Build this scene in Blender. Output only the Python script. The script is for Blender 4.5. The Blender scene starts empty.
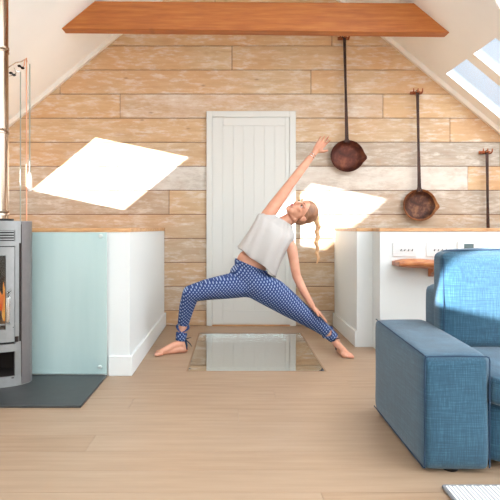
import bpy, bmesh, math, random
from mathutils import Vector, Matrix, Quaternion
C = bpy.context.scene.collection
S = bpy.context.scene
PI = math.pi
random.seed(7)
F = 588.0; VX, VY, H = 232.0, 228.5, 0.925      # focal in px of a 500 px frame, eye height
WY = 5.6                                        # back wall distance

# ------------------------------------------------------------ camera, sky, sun, exposure
cam = bpy.data.objects.new('camera', bpy.data.cameras.new('camera')); C.objects.link(cam)
cam.location = (0, 0, H); cam.rotation_euler = (PI/2, 0, 0)
cam.data.sensor_width = 36; cam.data.lens = F/500*36
cam.data.shift_x = (250-VX)/500; cam.data.shift_y = (VY-250)/500
cam.data.clip_start = 0.02
S.camera = cam
S.view_settings.view_transform = 'Standard'; S.view_settings.look = 'None'
S.view_settings.gamma = 1; S.view_settings.use_curve_mapping = False
S.view_settings.exposure = -0.04
S.cycles.max_bounces = 10; S.cycles.diffuse_bounces = 6; S.cycles.transparent_max_bounces = 12
S.cycles.sample_clamp_indirect = 6
S.cycles.caustics_reflective = False; S.cycles.caustics_refractive = False

SUN = Vector((0.867, 0.47, -0.185)).normalized()
sl = bpy.data.lights.new('sun', 'SUN'); sl.energy = 42; sl.angle = math.radians(.5); sl.color = (.97, .98, 1)
so = bpy.data.objects.new('sun', sl); C.objects.link(so); so.rotation_euler = SUN.to_track_quat('-Z', 'Y').to_euler()
so.location = (-8, -4, 6)

w = bpy.data.worlds.new('sky'); S.world = w; w.use_nodes = True
n = w.node_tree.nodes; l = w.node_tree.links; n.clear()
out = n.new('ShaderNodeOutputWorld'); bg = n.new('ShaderNodeBackground')
tc = n.new('ShaderNodeTexCoord'); dp = n.new('ShaderNodeVectorMath'); dp.operation = 'DOT_PRODUCT'
dp.inputs[1].default_value = Vector((.3, -.75, .6)).normalized()[:]
l.new(tc.outputs['Generated'], dp.inputs[0])
mr = n.new('ShaderNodeMapRange'); mr.inputs[1].default_value = -.45; mr.inputs[2].default_value = .6
mr.inputs[3].default_value = 1.15; mr.inputs[4].default_value = 5.6; mr.interpolation_type = 'SMOOTHSTEP'
l.new(dp.outputs['Value'], mr.inputs[0]); l.new(mr.outputs[0], bg.inputs['Strength'])
cr = n.new('ShaderNodeMapRange'); cr.inputs[1].default_value = -.55; cr.inputs[2].default_value = .4; cr.data_type = 'FLOAT'
l.new(dp.outputs['Value'], cr.inputs[0])
mx = n.new('ShaderNodeMix'); mx.data_type = 'RGBA'; mx.inputs[6].default_value = (.66, .80, .95, 1); mx.inputs[7].default_value = (.90, .95, 1, 1)
l.new(cr.outputs[0], mx.inputs[0]); l.new(mx.outputs[2], bg.inputs['Color']); l.new(bg.outputs[0], out.inputs[0])

# ------------------------------------------------------------ helpers
def P(px, py, D):
    return Vector(((px-VX)*D/F, D, H+(VY-py)*D/F))

def srgb(r, g, b):
    f = lambda c: (c/255/12.92) if c/255 <= .04045 else ((c/255+.055)/1.055)**2.4
    return (f(r), f(g), f(b), 1)

def mat(name, col, rough=.6, metal=0, **kw):
    m = bpy.data.materials.new(name); m.use_nodes = True
    b = m.node_tree.nodes['Principled BSDF']
    b.inputs['Base Color'].default_value = col; b.inputs['Roughness'].default_value = rough; b.inputs['Metallic'].default_value = metal
    for k, v in kw.items():
        b.inputs[k.replace('_', ' ')].default_value = v
    return m

def nd(m, t, **kw):
    x = m.node_tree.nodes.new(t)
    for k, v in kw.items(): setattr(x, k, v)
    return x
def lk(m, a, b): m.node_tree.links.new(a, b)
def bsdf(m): return m.node_tree.nodes['Principled BSDF']

def noise(m, scale, stretch=(1, 1, 1), detail=4, rough=.55, coord='Object', vec=None):
    if vec is None:
        t = nd(m, 'ShaderNodeTexCoord'); vec = t.outputs[coord]
    mp = nd(m, 'ShaderNodeMapping'); mp.inputs['Scale'].default_value = stretch
    lk(m, vec, mp.inputs[0])
    x = nd(m, 'ShaderNodeTexNoise'); x.inputs['Scale'].default_value = scale; x.inputs['Detail'].default_value = detail; x.inputs['Roughness'].default_value = rough
    lk(m, mp.outputs[0], x.inputs[0])
    return x.outputs['Fac'] if 'Fac' in x.outputs else x.outputs[0]
def ramp(m, fac, stops):
    r = nd(m, 'ShaderNodeValToRGB'); e = r.color_ramp.elements
    while len(e) < len(stops): e.new(.5)
    for i, (p, c) in enumerate(stops): e[i].position = p; e[i].color = c
    lk(m, fac, r.inputs[0]); return r.outputs[0]
def mix(m, fac, a, b, mode='MIX'):
    x = nd(m, 'ShaderNodeMix', data_type='RGBA', blend_type=mode)
    for s, v in ((0, fac), (6, a), (7, b)):
        if hasattr(v, 'links') or hasattr(v, 'is_linked'): lk(m, v, x.inputs[s])
        else: x.inputs[s].default_value = v
    return x.outputs[2]
def math_(m, op, a, b=None):
    x = nd(m, 'ShaderNodeMath', operation=op)
    for i, v in enumerate((a, b)):
        if v is None: continue
        if hasattr(v, 'is_linked'): lk(m, v, x.inputs[i])
        else: x.inputs[i].default_value = v
    return x.outputs[0]
def bump(m, h, strength=.3, dist=.01):
    b = nd(m, 'ShaderNodeBump'); b.inputs['Strength'].default_value = strength; b.inputs['Distance'].default_value = dist
    lk(m, h, b.inputs['Height']); lk(m, b.outputs[0], bsdf(m).inputs['Normal'])

def noisy(name, c1, c2, scale=8, stretch=(1, 1, 1), rough=.6, metal=0, bmp=0, **kw):
    m = mat(name, c1, rough, metal, **kw)
    f = noise(m, scale, stretch)
    lk(m, ramp(m, f, [(.3, c1), (.7, c2)]), bsdf(m).inputs['Base Color'])
    if bmp: bump(m, f, bmp, .005)
    return m

def root_loc(p):
    v = Vector((0, 0, 0))
    while p is not None: v += p.location; p = p.parent
    return v
def tag(o, label=None, cat=None, group=None, kind=None):
    if label: o['label'] = label
    if cat: o['category'] = cat
    if group: o['group'] = group
    if kind: o['kind'] = kind
    return o
def thing(name, loc, label, cat, group=None):
    o = bpy.data.objects.new(name, None); C.objects.link(o); o.location = loc; o.empty_display_size = .05
    return tag(o, label, cat, group)

def finish(name, bm, m, parent=None, loc=None, smooth=False, bevel=0, segs=2, label=None, angle=35):
    """bm is in world coordinates; link it as one object under its parent"""
    off = root_loc(parent) if parent is not None else Vector(loc or (0, 0, 0))
    bmesh.ops.translate(bm, verts=bm.verts, vec=-off)
    bmesh.ops.recalc_face_normals(bm, faces=bm.faces)
    me = bpy.data.meshes.new(name); bm.to_mesh(me); bm.free()
    o = bpy.data.objects.new(name, me); C.objects.link(o)
    if parent is not None: o.parent = parent
    else: o.location = off
    for mm in (m if isinstance(m, (list, tuple)) else [m]): me.materials.append(mm)
    if smooth:
        for p in me.polygons: p.use_smooth = True
        if smooth != 'all': me.set_sharp_from_angle(angle=math.radians(angle))
    if bevel:
        b = o.modifiers.new('bevel', 'BEVEL'); b.width = bevel; b.segments = segs; b.limit_method = 'ANGLE'; b.angle_limit = math.radians(40)
        b.harden_normals = False
        for p in me.polygons: p.use_smooth = True
        me.set_sharp_from_angle(angle=math.radians(60))
    if label: o['label'] = label
    return o

def box(bm, a, b):
    x0, y0, z0 = a; x1, y1, z1 = b
    v = [bm.verts.new(p) for p in ((x0,y0,z0),(x1,y0,z0),(x1,y1,z0),(x0,y1,z0),(x0,y0,z1),(x1,y0,z1),(x1,y1,z1),(x0,y1,z1))]
    for f in ((0,1,2,3),(4,5,6,7),(0,1,5,4),(1,2,6,5),(2,3,7,6),(3,0,4,7)): bm.faces.new([v[i] for i in f])
    return v
def prism(bm, poly, vec):
    """poly: 3d points; vec: extrusion"""
    vec = Vector(vec); a = [bm.verts.new(p) for p in poly]; b = [bm.verts.new(Vector(p)+vec) for p in poly]
    n_ = len(poly); bm.faces.new(a); bm.faces.new(b)
    for i in range(n_): bm.faces.new((a[i], a[(i+1) % n_], b[(i+1) % n_], b[i]))
def frame_of(d, up=None):
    d = Vector(d).normalized(); u = Vector(up) if up else (Vector((0, 0, 1)) if abs(d.z) < .9 else Vector((0, 1, 0)))
    x = u.cross(d).normalized(); y = d.cross(x).normalized(); return x, y, d
def tube(bm, pts, r, seg=10, caps=True, flat=1.0, up=None):
    pts = [Vector(p) for p in pts]; rings = []
    for i, p in enumerate(pts):
        d = (pts[min(i+1, len(pts)-1)]-pts[max(i-1, 0)])
        x, y, _ = frame_of(d, up); rr = r[i] if isinstance(r, (list, tuple)) else r
        rings.append([bm.verts.new(p+x*rr*math.cos(2*PI*k/seg)+y*rr*flat*math.sin(2*PI*k/seg)) for k in range(seg)])
    for a, b in zip(rings, rings[1:]):
        for k in range(seg): bm.faces.new((a[k], a[(k+1) % seg], b[(k+1) % seg], b[k]))
    if caps: bm.faces.new(rings[0]); bm.faces.new(rings[-1])
def capsule(bm, p0, r0, p1, r1, seg=16, flat=1.0, up=None):
    p0, p1 = Vector(p0), Vector(p1); x, y, d = frame_of(p1-p0, up); st = []
    for k in range(0, 5): a = -PI/2+PI/2*k/4; st.append((p0+d*r0*math.sin(a), max(r0*math.cos(a), 1e-4)))
    for k in range(1, 5): t = k/5; st.append((p0.lerp(p1, t), r0+(r1-r0)*t))
    for k in range(0, 5): a = PI/2*k/4; st.append((p1+d*r1*math.sin(a), max(r1*math.cos(a), 1e-4)))
    rings = [[bm.verts.new(c+x*r*math.cos(2*PI*k/seg)+y*r*flat*math.sin(2*PI*k/seg)) for k in range(seg)] for c, r in st]
    for a, b in zip(rings, rings[1:]):
        for k in range(seg): bm.faces.new((a[k], a[(k+1) % seg], b[(k+1) % seg], b[k]))
    bm.faces.new(rings[0]); bm.faces.new(rings[-1])
def ell(bm, c, rad, M=None, sub=3):
    g = bmesh.ops.create_icosphere(bm, subdivisions=sub, radius=1)
    R = M.to_4x4() if M is not None else Matrix()
    T = Matrix.Translation(c) @ R @ Matrix.Diagonal((*rad, 1))
    bmesh.ops.transform(bm, verts=g['verts'], matrix=T)
def lathe(bm, prof, c, axis=(0, 0, 1), seg=32, sx=1, sy=1):
    x, y, d = frame_of(axis, (0, 1, 0) if abs(Vector(axis).z) > .9 else (0, 0, 1)); c = Vector(c)
    rings = [[bm.verts.new(c+d*h+x*r*sx*math.cos(2*PI*k/seg)+y*r*sy*math.sin(2*PI*k/seg)) for k in range(seg)] for r, h in prof]
    for a, b in zip(rings, rings[1:]):
        for k in range(seg): bm.faces.new((a[k], a[(k+1) % seg], b[(k+1) % seg], b[k]))
    bm.faces.new(rings[0]); bm.faces.new(rings[-1])
def B(): return bmesh.new()
def boxo(name, a, b, m, parent=None, **kw):
    bm = B(); box(bm, a, b); return finish(name, bm, m, parent, **kw)
def struct(o): o['kind'] = 'structure'; return o
def sculpt(name, bm, m, parent, voxel=.005, it=4, label=None, factor=.5):
    """melt overlapping closed forms into one smooth skin"""
    me = bpy.data.meshes.new('t'); bm.to_mesh(me); bm.free()
    o = bpy.data.objects.new('t', me); C.objects.link(o)
    r = o.modifiers.new('r', 'REMESH'); r.mode = 'VOXEL'; r.voxel_size = voxel
    s = o.modifiers.new('s', 'SMOOTH'); s.factor = factor; s.iterations = it
    dg = bpy.context.evaluated_depsgraph_get(); dg.update()
    me2 = bpy.data.meshes.new_from_object(o.evaluated_get(dg)); bpy.data.objects.remove(o)
    me2.name = name; me2.materials.clear()
    for mm in (m if isinstance(m, (list, tuple)) else [m]): me2.materials.append(mm)
    off = root_loc(parent); me2.transform(Matrix.Translation(-off))
    for p in me2.polygons: p.use_smooth = True
    o2 = bpy.data.objects.new(name, me2); C.objects.link(o2); o2.parent = parent
    if label: o2['label'] = label
    return o2

# ------------------------------------------------------------ materials
M = {}
M['ceiling'] = noisy('ceiling_paint', srgb(244, 246, 244), srgb(247, 249, 247), 3, rough=.85)
M['white'] = mat('white_paint', srgb(214, 213, 206), .45)
M['partition'] = mat('partition_paint', srgb(221, 224, 222), .5)
M['trim'] = mat('trim_paint', srgb(243, 238, 228), .4)
M['dark'] = mat('dark_gap', srgb(104, 66, 42), .9)
M['black'] = mat('black_metal', srgb(28, 27, 27), .5, .6)

def board_mat():
    m = mat('reclaimed_boards', srgb(214, 178, 140), .75)
    at = nd(m, 'ShaderNodeAttribute', attribute_name='tint'); sp = nd(m, 'ShaderNodeSeparateColor'); lk(m, at.outputs['Color'], sp.inputs[0])
    t = nd(m, 'ShaderNodeTexCoord'); ad = nd(m, 'ShaderNodeVectorMath', operation='ADD')
    cb = nd(m, 'ShaderNodeCombineXYZ'); lk(m, math_(m, 'MULTIPLY', sp.outputs[2], 37.0), cb.inputs[0]); lk(m, math_(m, 'MULTIPLY', sp.outputs[2], 91.0), cb.inputs[1])
    lk(m, t.outputs['Object'], ad.inputs[0]); lk(m, cb.outputs[0], ad.inputs[1]); v = ad.outputs[0]
    grain = noise(m, 3.0, (1.0, 1, 9), 7, .62, vec=v)
    fine = noise(m, 11.0, (1, 1, 2.2), 8, .72, vec=v)
    big = noise(m, 2.2, (1, 1, 2.5), 3, .5, vec=v)
    warm = ramp(m, grain, [(.25, srgb(190, 154, 114)), (.5, srgb(206, 174, 134)), (.75, srgb(220, 193, 158))])
    cool = ramp(m, grain, [(.25, srgb(158, 144, 128)), (.5, srgb(175, 162, 146)), (.75, srgb(192, 181, 168))])
    base = mix(m, sp.outputs[1], warm, cool)
    # whitewash left in worn patches
    pt = math_(m, 'ADD', math_(m, 'MULTIPLY', big, .55), math_(m, 'MULTIPLY', fine, .6))
    th = math_(m, 'SUBTRACT', 1.0, math_(m, 'MULTIPLY', sp.outputs[0], .95))
    mr_ = nd(m, 'ShaderNodeMapRange'); lk(m, pt, mr_.inputs[0]); lk(m, math_(m, 'SUBTRACT', th, .16), mr_.inputs[1]); lk(m, math_(m, 'ADD', th, .10), mr_.inputs[2])
    mr_.inputs[3].default_value = 0; mr_.inputs[4].default_value = .78
    base = mix(m, mr_.outputs[0], base, srgb(224, 219, 210))
    tone = noise(m, 1.1, (1, 1, 1.2), 3, .5, vec=v)
    base = mix(m, math_(m, 'MULTIPLY', ramp(m, tone, [(.35, (0, 0, 0, 1)), (.65, (.75, .75, .75, 1))]), math_(m, 'SUBTRACT', 1.0, math_(m, 'MULTIPLY', sp.outputs[1], .8))), base, srgb(206, 156, 108))
    mot = noise(m, 13, (.6, 1, 2.6), 7, .70, vec=v); mot2 = noise(m, 5, (1, 1, 2.0), 5, .6, vec=v)
    mm_ = math_(m, 'ADD', math_(m, 'MULTIPLY', mot, .6), math_(m, 'MULTIPLY', mot2, .4))
    base = mix(m, ramp(m, mm_, [(.52, (0, 0, 0, 1)), (.68, (.3, .3, .3, 1))]), base, srgb(172, 134, 104))
    base = mix(m, ramp(m, mm_, [(.34, (.75, .75, .75, 1)), (.50, (0, 0, 0, 1))]), base, srgb(226, 219, 207))
    # knots and stains
    mp = nd(m, 'ShaderNodeMapping'); mp.inputs['Scale'].default_value = (1.0, 0, 2.4); lk(m, v, mp.inputs[0])
    vo = nd(m, 'ShaderNodeTexVoronoi'); vo.inputs['Scale'].default_value = 2.6; lk(m, mp.outputs[0], vo.inputs[0])
    kn = ramp(m, vo.outputs['Distance'], [(.02, (1, 1, 1, 1)), (.075, (0, 0, 0, 1))])
    base = mix(m, math_(m, 'MULTIPLY', kn, .5), base, srgb(120, 78, 46))
    st = ramp(m, noise(m, 5, (1, 1, 1.6), 5, .6, vec=v), [(.60, (0, 0, 0, 1)), (.78, (1, 1, 1, 1))])
    base = mix(m, math_(m, 'MULTIPLY', st, .5), base, srgb(184, 140, 104))
    lk(m, base, bsdf(m).inputs['Base Color']); bump(m, math_(m, 'ADD', grain, fine), .22, .005)
    return m
M['boards'] = board_mat()

def floor_mat():
    m = mat('pale_oak_floor', srgb(219, 186, 154), .42)
    at = nd(m, 'ShaderNodeAttribute', attribute_name='tint'); sp = nd(m, 'ShaderNodeSeparateColor'); lk(m, at.outputs['Color'], sp.inputs[0])
    t = nd(m, 'ShaderNodeTexCoord'); ad = nd(m, 'ShaderNodeVectorMath', operation='ADD')
    cb = nd(m, 'ShaderNodeCombineXYZ'); lk(m, math_(m, 'MULTIPLY', sp.outputs[0], 50.0), cb.inputs[0]); lk(m, cb.outputs[0], ad.inputs[1]); lk(m, t.outputs['Object'], ad.inputs[0])
    g = noise(m, 2.2, (1, 12, 1), 6, .6, vec=ad.outputs[0])
    c = ramp(m, g, [(.28, srgb(144, 117, 92)), (.5, srgb(157, 129, 103)), (.75, srgb(168, 142, 116))])
    c2 = mix(m, math_(m, 'MULTIPLY', sp.outputs[1], .4), c, srgb(170, 148, 125))
    lk(m, c2, bsdf(m).inputs['Base Color']); bump(m, g, .08, .003)
    return m
M['floor'] = floor_mat()
def wood(name, dark, mid, light, scale=3, stretch=(1, 8, 14), rough=.5, knots=True):
    m = mat(name, mid, rough); g = noise(m, scale, stretch, 5, .6)
    c = ramp(m, g, [(.3, dark), (.5, mid), (.72, light)])
    if knots:
        t = nd(m, 'ShaderNodeTexCoord'); mp = nd(m, 'ShaderNodeMapping'); mp.inputs['Scale'].default_value = (.8, 0, 1.6); lk(m, t.outputs['Object'], mp.inputs[0])
        vo = nd(m, 'ShaderNodeTexVoronoi'); vo.inputs['Scale'].default_value = 2.7; lk(m, mp.outputs[0], vo.inputs[0])
        c = mix(m, math_(m, 'MULTIPLY', ramp(m, vo.outputs['Distance'], [(.03, (1, 1, 1, 1)), (.09, (0, 0, 0, 1))]), .75), c, srgb(92, 50, 24))
    lk(m, c, bsdf(m).inputs['Base Color']); bump(m, g, .15, .004); return m
M['beam'] = wood('orange_pine_beam', srgb(150, 80, 28), srgb(170, 96, 36), srgb(184, 114, 50))
M['cap'] = wood('oak_capping', srgb(176, 124, 78), srgb(196, 148, 100), srgb(212, 168, 122), 4, (2, 3, 8), .45, False)
M['live'] = wood('live_edge_wood', srgb(134, 74, 40), srgb(172, 104, 60), srgb(204, 142, 92), 5, (2, 5, 9), .4)
M['slate'] = noisy('slate', srgb(48, 50, 50), srgb(58, 60, 60), 9, rough=.45, bmp=.1)
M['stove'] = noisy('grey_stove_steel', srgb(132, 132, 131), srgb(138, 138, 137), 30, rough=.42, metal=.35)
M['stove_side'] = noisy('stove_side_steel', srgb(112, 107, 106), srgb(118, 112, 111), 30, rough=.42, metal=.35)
M['firebox'] = mat('dark_stove_lining', srgb(40, 30, 26), .9)
M['steel'] = mat('polished_flue_steel', srgb(172, 152, 134), .2, 1.0)
M['chrome'] = mat('chrome', srgb(220, 220, 218), .15, 1.0)
M['copper'] = mat('copper', srgb(214, 158, 128), .35, .6)
M['cord'] = mat('pale_cord', srgb(150, 160, 150), .7)
M['cordw'] = mat('white_plastic', srgb(246, 244, 240), .4)

def iron(name, a, b, c, scale=9):
    m = mat(name, a, .55, .55); f = noise(m, scale, (1, 1, 1), 6, .65)
    lk(m, ramp(m, f, [(.32, a), (.5, b), (.7, c)]), bsdf(m).inputs['Base Color']); bump(m, f, .3, .003); return m
M['pan_dark'] = iron('darkened_copper', srgb(58, 30, 24), srgb(88, 44, 32), srgb(128, 74, 52))
M['pan_rim'] = iron('worn_copper_rim', srgb(110, 58, 38), srgb(160, 90, 56), srgb(196, 122, 78))
M['pan_amber'] = iron('amber_copper_rim', srgb(104, 60, 40), srgb(152, 98, 60), srgb(184, 136, 92))
M['pan_in'] = iron('charred_pan_floor', srgb(52, 36, 32), srgb(84, 52, 40), srgb(132, 92, 66), 16)
M['iron'] = iron('wrought_iron', srgb(44, 28, 24), srgb(62, 40, 33), srgb(84, 52, 40), 14)
M['rust'] = iron('rusty_bracket', srgb(126, 66, 38), srgb(168, 90, 50), srgb(188, 112, 70), 20)

def clear_glass(name, tint, f0=.04, gloss_rough=.02):
    m = bpy.data.materials.new(name); m.use_nodes = True; nt = m.node_tree; nt.nodes.clear()
    o = nd(m, 'ShaderNodeOutputMaterial'); tr = nd(m, 'ShaderNodeBsdfTransparent'); tr.inputs[0].default_value = tint
    gl = nd(m, 'ShaderNodeBsdfGlossy'); gl.inputs['Roughness'].default_value = gloss_rough; gl.inputs[0].default_value = (1, 1, 1, 1)
    ge = nd(m, 'ShaderNodeNewGeometry'); dt = nd(m, 'ShaderNodeVectorMath', operation='DOT_PRODUCT'); mx_ = nd(m, 'ShaderNodeMixShader')
    lk(m, ge.outputs['Normal'], dt.inputs[0]); lk(m, ge.outputs['Incoming'], dt.inputs[1])
    k = math_(m, 'SUBTRACT', 1.0, math_(m, 'ABSOLUTE', dt.outputs['Value']))
    k = math_(m, 'ADD', math_(m, 'MULTIPLY', math_(m, 'POWER', k, 5.0), 1-f0), f0)
    lk(m, k, mx_.inputs[0]); lk(m, tr.outputs[0], mx_.inputs[1]); lk(m, gl.outputs[0], mx_.inputs[2]); lk(m, mx_.outputs[0], o.inputs[0]); return m
M['glass'] = clear_glass('window_glass', (.97, .985, 1, 1))
M['floor_glass'] = clear_glass('floor_glass', (.86, .93, .90, 1), .58)
M['stove_glass'] = clear_glass('stove_glass', (.8, .75, .7, 1))
m = mat('green_tinted_glass', srgb(186, 208, 203), .3, 0, Coat_Weight=.3, Coat_Roughness=.1); M['splash'] = m
f = noise(m, 1.6, (3, 1, .35), 3); lk(m, ramp(m, f, [(.35, srgb(166, 190, 188)), (.65, srgb(180, 202, 199))]), bsdf(m).inputs['Base Color'])

def fabric():
    m = mat('blue_linen', srgb(70, 106, 138), .9, 0, Sheen_Weight=.18, Sheen_Roughness=.6)
    a = noise(m, 30, (.35, .35, 9), 3, .6); b = noise(m, 30, (9, 9, .35), 3, .6); c = noise(m, 3, (1, 1, 1), 3)
    s = math_(m, 'ADD', math_(m, 'MULTIPLY', a, .5), math_(m, 'MULTIPLY', b, .5))
    col = ramp(m, s, [(.34, srgb(8, 48, 68)), (.5, srgb(18, 66, 88)), (.66, srgb(52, 94, 112))])
    col = mix(m, math_(m, 'MULTIPLY', c, .25), col, srgb(44, 78, 94))
    lk(m, col, bsdf(m).inputs['Base Color']); bump(m, s, .35, .003); return m
M['sofa'] = fabric()
M['piping'] = mat('navy_piping', srgb(28, 52, 76), .9)

# ------------------------------------------------------------ room shell
RX, RZ, SLP = 0.171, 3.825, 0.825               # ridge
XL, XR, YF = -3.13, 3.47, -4.4
def roof_z(x): return RZ-SLP*abs(x-RX)

# glass floor opening
GX0, GX1, GY0, GY1 = -.296, .612, 3.806, 5.205
def floor_obj():
    bm = B(); lay = bm.loops.layers.color.new('tint'); rng = random.Random(3)
    bw = .19; y = YF; row = 0
    while y < WY+.02:
        y1 = min(y+bw, WY+.02); x = XL-rng.uniform(0, 2.5)
        while x < XR:
            x1 = x+rng.uniform(1.8, 3.2); a, b = max(x, XL), min(x1, XR)
            if b > a:
                t = (rng.random(), rng.random(), 0, 1); cells = [(a, b, y, y1)]
                if y1 > GY0 and y < GY1:
                    cells = []
                    if y < GY0: cells.append((a, b, y, GY0))
                    if y1 > GY1: cells.append((a, b, GY1, y1))
                    ya, yb = max(y, GY0), min(y1, GY1)
                    if a < GX0: cells.append((a, min(b, GX0), ya, yb))
                    if b > GX1: cells.append((max(a, GX1), b, ya, yb))
                for (p, q, r_, s_) in cells:
                    if q-p < .002 or s_-r_ < .002: continue
                    gx = .0006
                    nf = len(bm.faces); box(bm, (p+gx, r_+gx, -.03), (q-gx, s_-gx, 0)); bm.faces.ensure_lookup_table()
                    for f_ in bm.faces[nf:]:
                        for lp in f_.loops: lp[lay] = t
            x = x1
        y = y1; row += 1
    return struct(finish('floor', bm, M['floor']))
floor_obj()
# sub floor under the boards, and the well under the glass
bm = B()
for a, b in (((XL, YF, -.3), (XR, GY0-.0, -.031)), ((XL, GY1, -.3), (XR, WY+.3, -.031)), ((XL, GY0, -.3), (GX0, GY1, -.031)), ((GX1, GY0, -.3), (XR, GY1, -.031))): box(bm, a, b)
M['joist'] = noisy('well_timber', srgb(132, 104, 80), srgb(160, 130, 102), 6, (1, 1, 6)); struct(finish('trim_3', bm, M['joist']))
bm = B()
for a, b in (((GX0-.5, GY0-.5, -2.4), (GX1+.5, GY1+.5, -2.35)), ((GX0-.55, GY0-.5, -2.4), (GX0-.5, GY1+.5, -.3)), ((GX1+.5, GY0-.5, -2.4), (GX1+.55, GY1+.5, -.3)), ((GX0-.5, GY1+.5, -2.4), (GX1+.5, GY1+.55, -.3)), ((GX0-.5, GY0-.55, -2.4), (GX1+.5, GY0-.5, -.3))): box(bm, a, b)
struct(finish('wall_lower', bm, M['white']))

pl_ = bpy.data.lights.new('well_fill_light', 'POINT'); pl_.energy = 45; pl_.shadow_soft_size = .12; pl_.color = (1, .98, .95)  # added fill that brightens the well under the glass, no real lamp
po = bpy.data.objects.new('well_fill_light', pl_); C.objects.link(po); po.location = (-.55, 4.5, -.75)
def clip(poly, nx, nz, d):      # keep nx*x+nz*z<=d
    o_ = []
    for i in range(len(poly)):
        a, b = poly[i], poly[(i+1) % len(poly)]; da = nx*a[0]+nz*a[1]-d; db = nx*b[0]+nz*b[1]-d
        if da <= 0: o_.append(a)
        if (da < 0 < db) or (db < 0 < da):
            t = da/(da-db); o_.append((a[0]+t*(b[0]-a[0]), a[1]+t*(b[1]-a[1])))
    return o_
def back_wall():
    # the boards of the back wall; each row: list of (joint px) and per-board (whitewash, coolness)
    rows = {-7: [], -6: [], -5: [], -4: [], -3: [], -2: [(215, .2, .3), (900, .1, .2)], -1: [(332, .2, .25), (900, .1, .1)],
            0: [(232, .1, .25), (900, .28, .35)], 1: [(60, .3, .5), (311, .2, .45), (900, .3, .4)], 2: [(120, .0, .15), (383, .6, .7), (900, .1, .15)],
            3: [(250, .2, .35), (450, .35, .6), (900, .3, .5)], 4: [(260, .15, .5), (500, .35, 1), (900, .3, .9)], 5: [(118, .4, .8), (468, .75, 1), (900, .2, .4)],
            6: [(169, .5, .9), (330, .3, .5), (900, .5, 1)], 7: [(240, .4, .75), (900, .4, .9)]}
    bm = B(); lay = bm.loops.layers.color.new('tint'); rng = random.Random(11)
    pitch = 24.05
    for k in range(-14, 13):
        ytop = 46+pitch*(k-1)+pitch; z1 = H+(VY-ytop)/105.0; z0 = z1-pitch/105.0
        if z1 < -.03: continue
        z0 = max(z0, 0)
        spec = rows.get(k) or [(rng.uniform(90, 150), .25, .7), (rng.uniform(215, 285), .3, rng.uniform(.5, .9)), (900, .35, rng.uniform(.5, .9))]
        x = XL; 
        for (jp, ww, cool) in spec:
            xe = min((jp-VX)/105.0, XR)
            if xe <= x: continue
            poly = [(x+.003, z0+.004), (xe-.003, z0+.004), (xe-.003, z1-.0025), (x+.003, z1-.0025)]
            poly = clip(poly, SLP, 1, RZ+SLP*RX); poly = clip(poly, -SLP, 1, RZ-SLP*RX) if len(poly) > 2 else poly
            if len(poly) > 2:
                dy = rng.uniform(0, .004); t = (ww, cool, rng.random(), 1); nf = len(bm.faces)
                prism(bm, [(a, WY+dy, b) for a, b in poly], (0, .02, 0)); bm.faces.ensure_lookup_table()
                for f_ in bm.faces[nf:]:
                    for lp in f_.loops: lp[lay] = t
            x = xe
    poly = [(XL, 0), (XR, 0), (XR, roof_z(XR)), (RX, RZ), (XL, roof_z(XL))]
    prism(bm, [(a, WY+.018, b) for a, b in poly], (0, .12, 0)); bm.faces.ensure_lookup_table()
    for f_ in bm.faces[-7:]:
        f_.material_index = 1
    return struct(finish('wall_back', bm, [M['boards'], M['dark']]))
back_wall()

# side walls
struct(boxo('wall_left', (XL-.12, YF, -.03), (XL, WY+.14, roof_z(XL)), M['ceiling']))
struct(boxo('wall_right', (XR, YF, -.03), (XR+.12, WY+.14, roof_z(XR)), M['ceiling']))
struct(boxo('baseboard_right', (XR-.02, YF, 0), (XR, 4.36, .12), M['white']))
struct(boxo('baseboard_left', (XL, YF, 0), (XL+.02, 3.0, .12), M['white']))

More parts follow.
